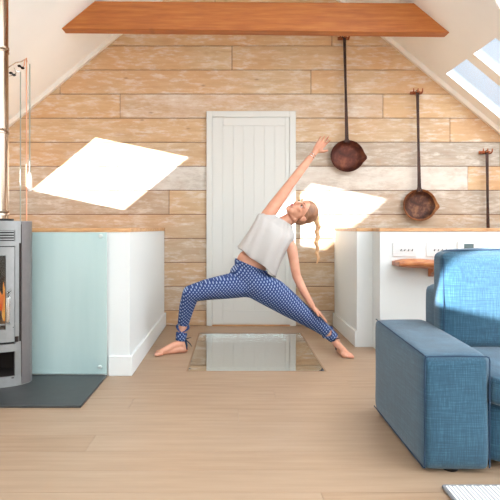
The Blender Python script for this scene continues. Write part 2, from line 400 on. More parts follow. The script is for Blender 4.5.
TH_L, TH_R = .10, .03
def slope(name, side, holes, flare):
    """one slope of the roof with openings; holes: (y0,y1,u0,u1), u = horizontal distance from the ridge"""
    TH = TH_L if side < 0 else TH_R
    nx = side*SLP/math.hypot(1, SLP); nz = 1/math.hypot(1, SLP); umax = 3.33
    def pt(u, y, t=0): return Vector((RX+side*u+nx*t, y, RZ-SLP*u+nz*t))
    y0, y1 = YF, WY+.14
    us = sorted({0, umax}|{h[2] for h in holes}|{h[3] for h in holes}); ys = sorted({y0, y1}|{h[0] for h in holes}|{h[1] for h in holes})
    bm = B()
    for (t, fl) in ((0, 0), (TH, flare)):
        def hv(u, y):
            for h in holes:
                if u in h[2:] and y in h[:2]:
                    du = (-fl if u == h[2] else fl); dy = (-fl if y == h[0] else fl); return u+du, y+dy
            return u, y
        for i in range(len(us)-1):
            for j in range(len(ys)-1):
                a, b, c, d = us[i], us[i+1], ys[j], ys[j+1]
                if any(h[0] <= c and d <= h[1] and h[2] <= a and b <= h[3] for h in holes): continue
                if t == 0: bm.faces.new([bm.verts.new(pt(*q, t)) for q in ((a, c), (b, c), (b, d), (a, d))])
        if t: # outer skin: strips round each enlarged opening
            H2 = [(h[0]-fl, h[1]+fl, h[2]-fl, h[3]+fl) for h in holes]
            us2 = sorted({0, umax}|{h[2] for h in H2}|{h[3] for h in H2}); ys2 = sorted({y0, y1}|{h[0] for h in H2}|{h[1] for h in H2})
            for i in range(len(us2)-1):
                for j in range(len(ys2)-1):
                    a, b, c, d = us2[i], us2[i+1], ys2[j], ys2[j+1]
                    if any(h[0] <= c+1e-6 and d <= h[1]+1e-6 and h[2] <= a+1e-6 and b <= h[3]+1e-6 for h in H2): continue
                    bm.faces.new([bm.verts.new(pt(*q, t)) for q in ((a, c), (b, c), (b, d), (a, d))])
    for h in holes:
        q0 = [(h[2], h[0]), (h[3], h[0]), (h[3], h[1]), (h[2], h[1])]; q1 = [(h[2]-flare, h[0]-flare), (h[3]+flare, h[0]-flare), (h[3]+flare, h[1]+flare), (h[2]-flare, h[1]+flare)]
        for k in range(4):
            k2 = (k+1) % 4; bm.faces.new([bm.verts.new(p) for p in (pt(*q0[k], 0), pt(*q0[k2], 0), pt(*q1[k2], TH), pt(*q1[k], TH))])
    for (ua, ub) in ((0, 0), (umax, umax)):
        bm.faces.new([bm.verts.new(p) for p in (pt(ua, y0), pt(ua, y1), pt(ua, y1, TH), pt(ua, y0, TH))])
    for yy in (y0, y1):
        bm.faces.new([bm.verts.new(p) for p in (pt(0, yy), pt(umax, yy), pt(umax, yy, TH), pt(0, yy, TH))])
    bmesh.ops.remove_doubles(bm, verts=bm.verts, dist=1e-5)
    struct(finish(name, bm, M['ceiling']))
    return pt
lh = [(WY-.905, WY-.426, 2.259, 2.87), (WY-1.925, WY-1.55, 2.259, 2.843), (.26, .735, 2.26, 2.97)]
lh += [(1.0, 2.6, .5, 1.7), (-3.9, -3.0, 1.2, 2.9), (-2.7, -1.8, 1.2, 2.9), (-1.5, -.6, 1.2, 2.9)]  # out of view openings, added to let more light into the room
rh = [(4.927, 5.393, 1.794, 2.75), (4.382, 4.786, 1.794, 2.75)]
rh += [(3.05, 4.0, 1.0, 2.9), (1.9, 2.8, 1.0, 2.9), (.8, 1.7, 1.0, 2.9), (-.5, .5, 1.0, 2.9), (-1.9, -.9, 1.0, 2.9), (-3.3, -2.3, 1.0, 2.9)]  # unseen roof windows added on this slope for extra sky fill
ptl = slope('ceiling_left', -1, sorted(lh), .085)
ptr = slope('ceiling_right', 1, sorted(rh), .06)
# roof windows
wi = 0
for pt, holes, fl, TH in ((ptl, lh, .085, TH_L), (ptr, rh, .06, TH_R)):
    for h in holes:
        wi += 1
        bm = B(); a, b, c, d = h[2]-fl, h[3]+fl, h[0]-fl, h[1]+fl
        prism(bm, [pt(a, c, TH+.002), pt(b, c, TH+.002), pt(b, d, TH+.002), pt(a, d, TH+.002)], pt(1, 0, .006)-pt(1, 0, 0))
        g = struct(finish('window_%d' % wi, bm, M['glass']))
        bm = B(); e = .02
        for (u0, u1, v0, v1) in ((a-e, b+e, c-e, c), (a-e, b+e, d, d+e), (a-e, a, c, d), (b, b+e, c, d)):
            prism(bm, [pt(u0, v0, TH), pt(u1, v0, TH), pt(u1, v1, TH), pt(u0, v1, TH)], pt(1, 0, .03)-pt(1, 0, 0))
        finish('window_frame', bm, M['trim'], g)
# unseen front gable behind the camera, its window added and sized for fill
wi += 1; GW = (-1.7, 2.0, .75, 2.35)
bm = B(); gx0, gx1, gz0, gz1 = GW
for poly in ([(XL, 0), (XR, 0), (XR, gz0), (XL, gz0)], [(XL, gz0), (gx0, gz0), (gx0, roof_z(gx0)), (XL, roof_z(XL))], [(gx1, gz0), (XR, gz0), (XR, roof_z(XR)), (gx1, roof_z(gx1))], [(gx0, gz1), (gx1, gz1), (gx1, roof_z(gx1)), (RX, RZ), (gx0, roof_z(gx0))]):
    poly = [(a, max(b, 0)) for a, b in poly]; poly = [q for k, q in enumerate(poly) if q != poly[k-1]]
    prism(bm, [(a, YF, b) for a, b in poly], (0, .1, 0))
struct(finish('wall_front', bm, M['ceiling']))
bm = B(); box(bm, (gx0, YF+.04, gz0), (gx1, YF+.048, gz1)); g = struct(finish('window_%d' % wi, bm, M['glass']))
bm = B(); 
for x in (gx0+.03, (gx0+gx1)/2, gx1-.03): box(bm, (x-.03, YF+.02, gz0), (x+.03, YF+.08, gz1))
for z in (gz0+.03, gz1-.03): box(bm, (gx0, YF+.02, z-.03), (gx1, YF+.08, z+.03))
finish('window_frame', bm, M['white'], g)

# rake trims along the back wall and the ridge board
for i, sd in ((1, -1), (2, 1)):
    bm = B(); nv = Vector((-sd*SLP, 0, -1)).normalized(); y0_ = WY-.045
    a = Vector((RX, y0_, RZ)); b = Vector((RX+sd*3.29, y0_, RZ-SLP*3.29)); t = .038
    prism(bm, [a, b, b+nv*t, a+Vector((0, 0, -t*math.hypot(1, SLP)))], (0, .044, 0)); struct(finish('trim_%d' % i, bm, M['trim']))

# door
d = struct(boxo('door_1', (-.195, WY-.011, .012), (.555, WY-.001, 1.99), M['white']))
bm = B(); x0, x1, zt = -.243, .606, 2.04
box(bm, (x0, WY-.024, 0), (-.188, WY-.001, zt)); box(bm, (.548, WY-.024, 0), (x1, WY-.001, zt)); box(bm, (-.188, WY-.024, 1.983), (.548, WY-.001, zt))
finish('door_frame', bm, M['white'], d, bevel=.004)
bm = B(); px0, px1 = P(223, 0, WY).x, P(283, 0, WY).x+.02
for a, b, c_, e in ((-.1875, px0, .016, 1.982), (px1, .5475, .016, 1.982)): box(bm, (a, WY-.017, c_), (b, WY-.011, e))
box(bm, (px0, WY-.017, 1.90), (px1, WY-.011, 1.979)); box(bm, (px0, WY-.017, .016), (px1, WY-.011, .15))
finish('door_rail', bm, M['white'], d, bevel=.003)
bm = B(); n_b = 6; wv = (px1-px0)/n_b
for k in range(n_b): box(bm, (px0+k*wv+.0012, WY-.014, .15), (px0+(k+1)*wv-.0012, WY-.011, 1.90))
finish('door_panel', bm, M['white'], d, bevel=.0012)
boxo('door_sill', (-.188, WY-.034, 0), (.548, WY-.001, .012), M['cap'], d)

# tie beam
beam = B(); yb0, yb1 = 4.76, 4.88
def bz(x, s): return H+(VY-s)*yb0/F
zl, zr = H+(VY-28.5)*yb0/F, H+(VY-32.5)*yb0/F
def beamx(z, sd): return RX+sd*(RZ-z)/SLP
ztl, ztr = H+(VY-1)*yb0/F, H+(VY-3)*yb0/F
poly = [(beamx(zl, -1), zl), (beamx(zr, 1), zr), (beamx(ztr, 1), ztr), (beamx(ztl, -1), ztl)]
prism(beam, [(a, yb0, b) for a, b in poly], (0, yb1-yb0, 0))
tag(finish('ceiling_beam', beam, M['beam'], loc=(RX, 4.8, zl), bevel=.004), 'orange pine beam tying the two ceiling slopes, above the door', 'beam')

# glass floor panel
g = tag(boxo('floor_glass_panel', (GX0+.012, GY0+.012, -.022), (GX1-.012, GY1-.012, -.002), M['floor_glass'], loc=(.15, 4.5, -.022)), 'rectangular glass panel let into the floor before the white door', 'glass panel')
bm = B(); e = .010
for a, b in (((GX0, GY0, -.03), (GX1, GY0+e, .001)), ((GX0, GY1-e, -.03), (GX1, GY1, .001)), ((GX0, GY0+e, -.03), (GX0+e, GY1-e, .001)), ((GX1-e, GY0+e, -.03), (GX1, GY1-e, .001))): box(bm, a, b)
finish('frame', bm, M['joist'], g, label='thin wooden frame')

# ------------------------------------------------------------ low partitions
TOP = .9285
def partition(name, x0, x1, y0, y1, label, base_side=None, base_front=None):
    t = thing(name, ((x0+x1)/2, (y0+y1)/2, 0), label, 'low wall')
    boxo('body', (x0, y0, 0), (x1, y1, TOP-.026), M['partition'], t)
    boxo('capping', (x0-(.006 if x0 > 0 else 0), y0-.006, TOP-.026), (x1+(.006 if x1 < 0 else 0), y1, TOP), M['cap'], t, bevel=.002, label='oak capping')
    if base_side is not None:
        xb, s = base_side
        boxo('baseboard', (min(xb, xb+s), y0, 0), (max(xb, xb+s), y1, .125), M['partition'], t, bevel=.004)
    if base_front:
        boxo('baseboard', (base_front[0], y0-.018, 0), (base_front[1], y0, .125), M['partition'], t, bevel=.004)
    return t
LPX = -.645
partition('partition', XL+.001, LPX, 3.70, WY-.001, 'long white low wall with oak capping behind the grey stove', (LPX, .018), (-.775, LPX+.018))
FPX = .975
partition('partition', FPX, 1.0985, 4.59, WY-.001, 'narrow white low wall end with baseboard beside the stretching woman', (FPX, -.016))
NPX = 1.10
partition('partition', NPX, XR-.001, 4.37, WY-.10, 'long white low wall carrying the switches behind the blue sofa')

# glass splashback
M['plate_w'] = mat('satin_cap', srgb(205, 214, 210), .3, .3)
t = thing('glass_splashback', (-1.4, 3.68, .02), 'pale green glass sheet screwed to low wall behind the stove', 'glass panel')
bm = B(); box(bm, (-2.1, 3.672, .016), (-.783, 3.682, .900)); finish('glass_sheet', bm, M['splash'], t, bevel=.0015)
for (px, py) in ((101, 236), (100, 367)):
    c = P(px, py, 3.672); bm = B(); lathe(bm, [(.001, .010), (.011, .009), (.013, .006), (.013, 0), (.005, -.002), (.005, -.0275)], (c.x, 3.672, c.z), (0, -1, 0), 20)
    finish('screw_cap', bm, M['plate_w'], t, smooth=True, label='pale screw cap')

# hearth
tag(boxo('hearth_slab', (-2.4, 3.03, 0), (-.779, 3.668, .013), M['slate'], loc=(-1.5, 3.3, 0), bevel=.002), 'dark slate hearth slab under the grey stove', 'hearth')

# ------------------------------------------------------------ stove
SX, SZ0, SZ1 = -1.43, .035, .969
def plan(grow=0, n_=24, full=True, lo=-1.0, hi=1.0):
    """front edge of the stove in plan, from left (-1) to right (1)"""
    out_ = []
    for i in range(n_+1):
        u = lo+(hi-lo)*i/n_; a = u*PI/2
        x = SX+(.230+grow)*math.copysign(abs(math.sin(a))**.80, math.sin(a)); y = 3.50-(.15+grow)*abs(math.cos(a))**1.28
        out_.append((x, y))
    return out_
stove = thing('wood_stove', (SX, 3.5, .013), 'tall grey steel wood stove with lit fire at the left edge', 'stove')
def shell(name, m, z0, z1, lo, hi, g0, g1, n_=16, **kw):
    """curved plate following the plan between two offsets"""
    bm = B(); a = plan(g0, n_, lo=lo, hi=hi); b = plan(g1, n_, lo=lo, hi=hi)
    prism(bm, [(x, y, z0) for x, y in a+b[::-1]], (0, 0, z1-z0)); return finish(name, bm, m, kw.pop('parent', stove), smooth=True, **kw)
# body: back box, top and bottom plates, pillars
bm = B()
pl = [(x, y) for x, y in plan(0, 24, lo=-1, hi=1)]
full = pl+[(SX+.228, 3.53), (SX+.195, 3.60), (SX+.18, 3.655), (SX-.18, 3.655), (SX-.195, 3.60), (SX-.228, 3.53)]
for z0, z1 in ((SZ1-.02, SZ1), (.370, .378), (.013, .060)): prism(bm, [(x, y, z0) for x, y in full], (0, 0, z1-z0))
box(bm, (SX-.18, 3.62, .06), (SX+.18, 3.655, SZ1-.02))
finish('body', bm, M['stove'], stove, smooth=True, bevel=0)
for lo, hi in ((-1, -.642), (.642, 1)):
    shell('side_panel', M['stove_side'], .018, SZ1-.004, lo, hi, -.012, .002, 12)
for sx in (-1, 1):
    bm = B(); q = [(SX+sx*.232, 3.498), (SX+sx*.230, 3.53), (SX+sx*.197, 3.60), (SX+sx*.182, 3.656), (SX+sx*.170, 3.65), (SX+sx*.185, 3.595), (SX+sx*.218, 3.525), (SX+sx*.220, 3.498)]
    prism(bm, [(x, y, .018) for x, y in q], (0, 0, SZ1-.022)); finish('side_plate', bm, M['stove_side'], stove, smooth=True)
for lo, hi in ((-.650, -.620), (.620, .650)): shell('seam', M['black'], .02, SZ1-.006, lo, hi, -.020, -.006, 3)
# front frame strips
for lo, hi in ((-.626, -.50), (.50, .626)): shell('front_stile', M['stove'], .018, SZ1-.004, lo, hi, -.012, .001, 6)
zv0, zv1 = .853, .915       # grille band
shell('front_rail', M['stove'], zv1, SZ1-.004, -.50, .50, -.012, .001)
shell('front_rail', M['stove'], .824, zv0, -.50, .50, -.012, .001)
shell('front_rail', M['stove'], .215, .258, -.50, .50, -.012, .001)
shell('front_rail', M['stove'], .018, .072, -.50, .50, -.012, .001)
shell('grille_backing', M['black'], zv0-.004, zv1+.004, -.51, .51, -.03, -.016)
for k in range(4):
    z = zv0+.006+k*.0155; shell('vent_slat', M['stove'], z, z+.0075, -.495, .495, -.014, -.002)
shell('drawer_backing', M['black'], .255, .830, -.62, .62, -.032, -.0295) if False else None
# door with window
door = shell('door', M['stove'], .272, .818, .33, .48, -.014, .006, 8)
for z0, z1 in ((.272, .345), (.770, .818)):
    shell('door_rail', M['stove'], z0, z1, -.48, .33, -.014, .006, parent=door)
shell('door_stile', M['stove'], .345, .770, -.48, -.33, -.014, .006, parent=door)
shell('window', M['stove_glass'], .345, .770, -.33, .33, -.010, -.006, parent=door)
for z0, z1 in ((.258, .272), (.818, .824)): shell('door_gap', M['black'], z0, z1, -.50, .50, -.03, -.013)
for lo, hi in ((-.500, -.484), (.484, .500)): shell('door_gap', M['black'], .262, .820, lo, hi, -.03, -.013, 3)
bm = B(); xh = plan(.03, 24)[0]
hx = P(9.5, 0, 3.37).x; hp = [(hx, 3.40, .60), (hx+.002, 3.36, .575), (hx+.003, 3.347, .54), (hx+.002, 3.345, .46), (hx-.002, 3.352, .39), (hx-.004, 3.40, .365)]
hp = [(hx, 3.385, .575), (hx+.002, 3.352, .56), (hx+.004, 3.342, .53), (hx+.003, 3.34, .46), (hx-.001, 3.346, .395), (hx-.006, 3.385, .375)]
tube(bm, hp, [.008, .010, .012, .012, .011, .008], 12, flat=.7); finish('handle', bm, M['chrome'], door, smooth=True, label='pale steel handle')
# firebox and log store
bm = B()
for a, b in (((SX-.2, 3.60, .27), (SX+.2, 3.61, .84)), ((SX-.2, 3.42, .27), (SX-.19, 3.60, .84)), ((SX+.19, 3.42, .27), (SX+.2, 3.60, .84)), ((SX-.19, 3.40, .27), (SX+.19, 3.60, .30)), ((SX-.19, 3.42, .82), (SX+.19, 3.60, .84))): box(bm, a, b)
finish('firebox', bm, M['firebox'], stove)
bm = B(); box(bm, (SX-.19, 3.42, .062), (SX-.185, 3.615, .369)); box(bm, (SX+.185, 3.42, .062), (SX+.19, 3.57, .369)); box(bm, (SX-.18, 3.61, .062), (SX+.18, 3.615, .369)); box(bm, (SX-.17, 3.39, .061), (SX+.17, 3.61, .066)); box(bm, (SX-.17, 3.39, .352), (SX+.17, 3.61, .358))
finish('log_store', bm, M['firebox'], stove)  # near-black liner that makes the open compartment dark inside
# flue
bm = B(); fx, fy, fr = -1.411, 3.50, .076
lathe(bm, [(.001, SZ1+.012), (fr, SZ1+.012), (fr, roof_z(fx)+.0)], (fx, fy, 0), seg=40)
fl = finish('flue_pipe', bm, M['steel'], stove, smooth=True, label='polished steel flue pipe')
for z in (P(0, 50, 3.5).z, P(0, 131, 3.5).z, P(0, 213, 3.5).z):
    bm = B(); lathe(bm, [(fr-.001, z-.018), (fr+.005, z-.016), (fr+.005, z-.006), (fr+.002, z), (fr+.005, z+.006), (fr+.005, z+.016), (fr-.001, z+.018)], (fx, fy, 0), seg=40)
    finish('collar', bm, M['steel'], fl, smooth=True)
bm = B(); lathe(bm, [(.001, SZ1), (fr+.03, SZ1), (fr+.03, SZ1+.014), (.001, SZ1+.014)], (fx, fy, 0), seg=40); finish('flue_ring', bm, M['black'], stove, smooth=True)
# logs and flames
M['bark'] = noisy('charred_bark', srgb(52, 30, 20), srgb(96, 52, 30), 20, bmp=.4)
for k, (a, b, r) in enumerate((((SX-.16, 3.50, .335), (SX+.16, 3.52, .335), .033), ((SX-.15, 3.56, .345), (SX+.14, 3.54, .37), .03), ((SX-.12, 3.46, .39), (SX+.14, 3.55, .41), .028))):
    bm = B(); tube(bm, [a, tuple((Vector(a)+Vector(b))/2+Vector((0, .004, .004))), b], r, 14)
    tag(finish('firewood_log', bm, M['bark'], loc=a, smooth=True), ['front burning log on the stove floor', 'rear burning log on the stove floor', 'upper burning log laid across the two others'][k], 'log', 'logs burning in the stove')
m = bpy.data.materials.new('flame'); m.use_nodes = True; nt = m.node_tree; nt.nodes.clear()
o_ = nd(m, 'ShaderNodeOutputMaterial'); em = nd(m, 'ShaderNodeEmission'); em.inputs[1].default_value = 1.0
f_ = noise(m, 9, (1, 1, .5), 2); lk(m, ramp(m, f_, [(.35, srgb(230, 70, 10)), (.5, srgb(255, 135, 30)), (.65, srgb(255, 215, 110))]), em.inputs[0]); lk(m, em.outputs[0], o_.inputs[0]); M['flame'] = m
ft = thing('fire', (SX, 3.5, .37), 'orange flames burning behind the stove window', 'fire')
rng = random.Random(5)
for k in range(11):
    x = SX-.15+k*.03; h = rng.uniform(.14, .30); y = 3.47+rng.uniform(0, .08); bm = B(); ph = rng.uniform(0, 6)
    pts = [(x+.014*math.sin(ph+t_*5)*t_, y, .37+h*t_) for t_ in [i/8 for i in range(9)]]
    tube(bm, pts, [.012, .022, .026, .024, .02, .015, .010, .005, .001], 10, flat=.6); finish('flame', bm, M['flame'], ft, smooth=True)

# ------------------------------------------------------------ hanging cords by the stove
ycd = 4.62
def hang(name, px, top, bot, y, m, r, label, cat='cord'):
    a = P(px, top, y); bm = B(); zb = P(px, bot, y).z
    pts = [(a.x, y, a.z), (a.x, y, (a.z+zb)/2), (a.x, y, zb)]
    tube(bm, pts, r, 10)
    return tag(finish(name, bm, m, loc=(a.x, y, zb), smooth=True), label, cat)
# valve rail fixed to the left slope with two black knobs
yy = 4.55
bm = B(); pts = [P(x, y, yy) for x, y in ((4, 71), (10, 66), (16, 62.5), (21, 61.5), (25.5, 59))]
pr = thing('pipe_rail', P(15, 70, yy), 'bent wire rail with two black knobs beside the flue', 'rail')
tube(bm, pts, .005, 10); finish('wire', bm, M['chrome'], pr, smooth=True)
bm = B(); tube(bm, [P(x, y, yy-.02) for x, y in ((9, 76), (14, 75), (16, 73), (14, 68), (15, 69), (20, 72))], .004, 8); finish('wire', bm, M['chrome'], pr, smooth=True)
for (x, y) in ((12.5, 74), (21, 67)):
    c = P(x, y, yy-.02); bm = B(); ell(bm, c-Vector((.013, 0, -.008)), (.014, .014, .010)); ell(bm, c+Vector((.013, 0, -.008)), (.014, .014, .010)); tube(bm, [c-Vector((.013, 0, -.008)), c+Vector((.013, 0, -.008))], .007, 8)
    finish('knob', bm, M['black'], pr, smooth=True, label='black knob')
bm = B(); tube(bm, [P(x, y, yy-.01) for x, y in ((21, 69), (24, 66), (25, 60), (26.5, 58), (27, 62))], .0045, 8); finish('copper_loop', bm, M['copper'], pr, smooth=True, label='copper loop')
hang('hanging_cord', 20.5, 72, 229, yy, M['cord'], .0045, 'thin grey cord hanging nearest the flue down to the low wall')
hang('copper_pipe', 26.5, 58, 229, yy, M['copper'], .005, 'slim copper pipe hanging between the grey and the weighted cord', 'pipe')
t = thing('weighted_cord', P(29.8, 192, yy), 'pale cord ending in a white weight above the low wall', 'cord')
a, b = P(29.8, 64, yy), P(29.8, 176, yy); bm = B(); tube(bm, [a, (a+b)/2, b], .005, 8); finish('cord', bm, M['cord'], t, smooth=True)
c = P(29.8, 182, yy); bm = B(); lathe(bm, [(.001, .075), (.010, .072), (.016, .03), (.018, -.05), (.012, -.07), (.001, -.072)], c, seg=16); finish('weight', bm, M['cordw'], t, smooth=True, label='white weight')

# ------------------------------------------------------------ long handled pans and their hooks
def pan(cx, cy, top, mrim, min_, label, rw=.157, rh=.148, z_drop=0):
    c = P(cx, cy, WY-.06); r = rw; t = thing('long_handled_pan', (c.x, WY-.012, c.z), label, 'pan', 'long handled pans hung on the board wall')
    # bowl opening towards the room
    seg = 48; bm = B()
    def ring(k, y, lip):
        vs = []
        for i in range(seg):
            a = 2*PI*i/seg; q = k; da = math.atan2(math.sin(a+.10), math.cos(a+.10))
            q += lip*.17*math.exp(-(da/.20)**2)
            vs.append(bm.verts.new((c.x+rw*q*math.cos(a), y, c.z+rh*q*math.sin(a))))
        return vs
    yb = WY-.004
    prof = [(.001, yb-.004, 0), (.60, yb-.004, 0), (.76, yb-.010, 0), (.90, yb-.045, .4), (1.0, yb-.062, 1), (1.02, yb-.060, 1), (.90, yb-.044, .4), (.76, yb-.002, 0), (.6, yb, 0), (.001, yb, 0)]
    rings = [ring(*p_) for p_ in prof]
    for j, (a, b) in enumerate(zip(rings, rings[1:])):
        for k in range(seg):
            f_ = bm.faces.new((a[k], a[(k+1) % seg], b[(k+1) % seg], b[k])); f_.material_index = 1 if j in (0, 1, 2) else 0
    bm.faces.new(rings[0]); bm.faces.new(rings[-1])
    finish('bowl', bm, [mrim, min_], t, smooth=True, angle=60)
    # strap handle
    tp = P(cx+(top[0]-cx), top[1], WY-.06); zb = c.z+rh*.93; bm = B()
    w0 = .017; hp = [(-w0*.8, tp.z), (w0*.8, tp.z), (w0*.62, (tp.z+zb)/2), (w0, zb+.03), (w0*1.7, zb-.012), (-w0*1.7, zb-.012), (-w0, zb+.03), (-w0*.62, (tp.z+zb)/2)]
    cx_ = lambda z: tp.x+(c.x-.006-tp.x)*(tp.z-z)/(tp.z-zb) if True else 0
    prism(bm, [(cx_(z)+x, WY-.066, z) for x, z in hp], (0, .012, 0)); finish('handle', bm, M['iron'], t, bevel=.002, label='dark iron handle')
    bm = B(); tube(bm, [(tp.x+.016*math.cos(a*PI/8), WY-.06, tp.z+.010+.016*math.sin(a*PI/8)) for a in range(17)], .004, 8, caps=False); finish('hanging_ring', bm, M['iron'], t, smooth=True)
    for dx in (-.008, .008):
        bm = B(); ell(bm, (c.x+dx-.004, WY-.068, zb-.004+dx), (.005, .004, .005), sub=2); finish('rivet', bm, mrim, t, smooth=True)
    # rusty two pronged hook
    hk = thing('wall_hook', (tp.x, WY, tp.z), label.replace('long handled', 'rusty hook holding the').split(' with ')[0], 'hook', 'rusty hooks on the board wall')
    zc = tp.z+.018
    boxo('plate', (tp.x-.055, WY-.012, zc-.02), (tp.x+.055, WY-.001, zc+.008), M['rust'], hk, bevel=.002)
    for dx in (-.042, 0, .042):
        bm = B(); tube(bm, [(tp.x+dx, WY-.008, zc-.012), (tp.x+dx, WY-.05, zc-.018), (tp.x+dx, WY-.075, zc-.008), (tp.x+dx, WY-.08, zc+.022)], [.008, .007, .007, .005], 8)
        finish('prong', bm, M['rust'], hk, smooth=True)
    return t, hk
a, b = pan(347.5, 156, (344.5, 38), M['pan_dark'], M['pan_dark'], 'dark brown long handled pan hanging highest, by the raised hand')
b['label'] = 'rusty hook under the beam holding the dark brown pan'
a, b = pan(420, 205, (417.5, 93), M['pan_amber'], M['pan_in'], 'amber rimmed pan with charred middle hanging above the switches')
b['label'] = 'rusty three pronged hook holding the amber rimmed pan'
a, b = pan(489, 264, (487, 153), M['pan_rim'], M['pan_in'], 'iron handled pan hanging lowest at right, dipping behind the low wall')
b['label'] = 'rusty hook at the right edge holding the iron rod handle'
# the third pan hangs clear in front of the wall, between wall and capping: slide the capping wall off it
# ------------------------------------------------------------ switches, thermostat, shelf
ns = 4.37
def rect(px0, py0, px1, py1, y): a, b = P(px0, py1, y), P(px1, py0, y); return a.x, a.z, b.x, b.z
M['plate'] = mat('brushed_plate', srgb(214, 214, 211), .5, .1)
for k, (p0, p1, lab) in enumerate(((392.5, 416, 'four gang switch plate above the wooden ledge end'), (426, 449.5, 'four gang switch plate partly behind the sofa cushion'))):
    x0, z0, x1, z1 = rect(p0, 242.4, p1, 256.5, ns)
    t = thing('switch_plate', ((x0+x1)/2, ns, z0), lab, 'light switch', 'switch plates on the right low wall')
    boxo('plate', (x0, ns-.008, z0), (x1, ns-.0005, z1), M['plate'], t, bevel=.002)
    for j in range(4):
        xx = x0+(x1-x0)*(.34+.16*j); zc = (z0+z1)/2
        bm = B(); lathe(bm, [(.001, .004), (.0035, .003), (.004, 0)], (xx, ns-.008, zc-.008), (0, -1, 0), 12)
        capsule(bm, (xx, ns-.012, zc-.008), .0018, (xx, ns-.022, zc+.002), .0026, 8)
        finish('toggle', bm, M['black'], t, smooth=True, label='dark toggle')
x0, z0, x1, z1 = rect(457, 241, 481, 258, ns)
t = thing('thermostat', ((x0+x1)/2, ns, z0), 'white thermostat with small dark screen on the low wall', 'thermostat')
boxo('case', (x0, ns-.02, z0), (x1, ns-.0005, z1), M['cordw'], t, bevel=.004)
x0, z0, x1, z1 = rect(463, 243.8, 472.6, 251, ns); M['lcd'] = mat('grey_screen', srgb(92, 108, 108), .2)
boxo('screen', (x0, ns-.0215, z0), (x1, ns-.019, z1), M['lcd'], t, label='dark grey screen')
# live edge ledge
yl0, yl1 = 4.17, 4.369
bm = B(); rng = random.Random(4)
a, b = P(399.5, 267.5, yl0), P(399.5, 261.5, yl0); xs = [a.x+i*.07 for i in range(26)]
ringsv = []
for i, x in enumerate(xs):
    e = .012*math.sin(i*1.3)+rng.uniform(-.006, .006); sag = .012*math.sin(i*.45)
    k = {0: .55, 1: .9}.get(i, 1.0)
    zc = (a.z+b.z)/2+.004*math.sin(i*.9); h2 = (b.z-a.z)/2*k+.008*k
    ringsv.append([bm.verts.new(p_) for p_ in ((x, yl1, zc-h2), (x, yl0+.03+e, zc-h2-.002), (x, yl0+e+.002, zc-h2*.4), (x, yl0+e, zc+h2*.4), (x, yl0+.02+e, zc+h2), (x, yl1, zc+h2))])
for p_, q in zip(ringsv, ringsv[1:]):
    for k in range(6): bm.faces.new((p_[k], p_[(k+1) % 6], q[(k+1) % 6], q[k]))
bm.faces.new(ringsv[0]); bm.faces.new(ringsv[-1])
t = thing('wooden_ledge', (a.x+.3, yl1, a.z), 'brown live edge wooden ledge on the low wall behind the sofa', 'shelf')
finish('board', bm, M['live'], t, smooth=True, angle=50, bevel=.004)
for px in (431, 505):
    xx = P(px, 0, 4.3).x; bm = B(); zt_ = a.z-.004
    prism(bm, [(xx, yl1, zt_), (xx, yl1-.15, zt_), (xx, yl1-.12, zt_-.02), (xx, yl1-.02, zt_-.075), (xx, yl1, zt_-.075)], (.035, 0, 0)); finish('bracket', bm, M['live'], t, bevel=.003)

# ------------------------------------------------------------ sofa
sofa = thing('sofa', (1.9, 2.6, 0), 'blue linen sofa at right, broad low arm towards the room', 'sofa')
def puffy(name, a, b, m, parent, puff=(.02, .02, .02), bev=.03, sub=12, tilt=0, seed=1, sag=0, label=None):
    a, b = Vector(a), Vector(b); bm = B(); c = (a+b)/2; h = (b-a)/2
    bmesh.ops.create_cube(bm, size=2); bmesh.ops.subdivide_edges(bm, edges=bm.edges, cuts=sub, use_grid_fill=True)
    rg = random.Random(seed); ph = [rg.uniform(0, 6) for _ in range(6)]
    for v in bm.verts:
        x, y, z = v.co; q = Vector((x, y, z))
        # rounded box
        ext = Vector((max(h.x-bev, 0), max(h.y-bev, 0), max(h.z-bev, 0))); p = Vector((x*h.x, y*h.y, z*h.z))
        core = Vector([max(-ext[i], min(ext[i], p[i])) for i in range(3)]); dlt = p-core
        if dlt.length > 1e-6: p = core+dlt.normalized()*min(bev, dlt.length*1.0 if sum(abs(dlt[i]) > 1e-6 for i in range(3)) == 1 else bev)
        fx_, fy_, fz_ = (1-x*x), (1-y*y), (1-z*z)
        if abs(x) > .99: p.x += math.copysign(puff[0]*fy_*fz_, x)
        if abs(y) > .99: p.y += math.copysign(puff[1]*fx_**.5*fz_**.5, y)
        if abs(z) > .99: p.z += math.copysign(puff[2]*fx_**.5*fy_**.5, z) - sag*fx_*(1 if z > 0 else 0)
        wv_ = .004*math.sin(9*p.x+ph[0]+5*p.z)+.003*math.sin(17*p.z+ph[1]+6*p.x)
        p.y += wv_; p.z += wv_*.8
        p.y += tilt*(p.z+h.z)
        v.co = p+c
    o = finish(name, bm, m, parent, smooth='all', label=label)
    s = o.modifiers.new('s', 'SUBSURF'); s.levels = 1; s.render_levels = 1
    return o
AX0, AX1, AY0, AY1, AZ = .720, .977, 2.212, 3.00, .444
ARM_R = 2.70
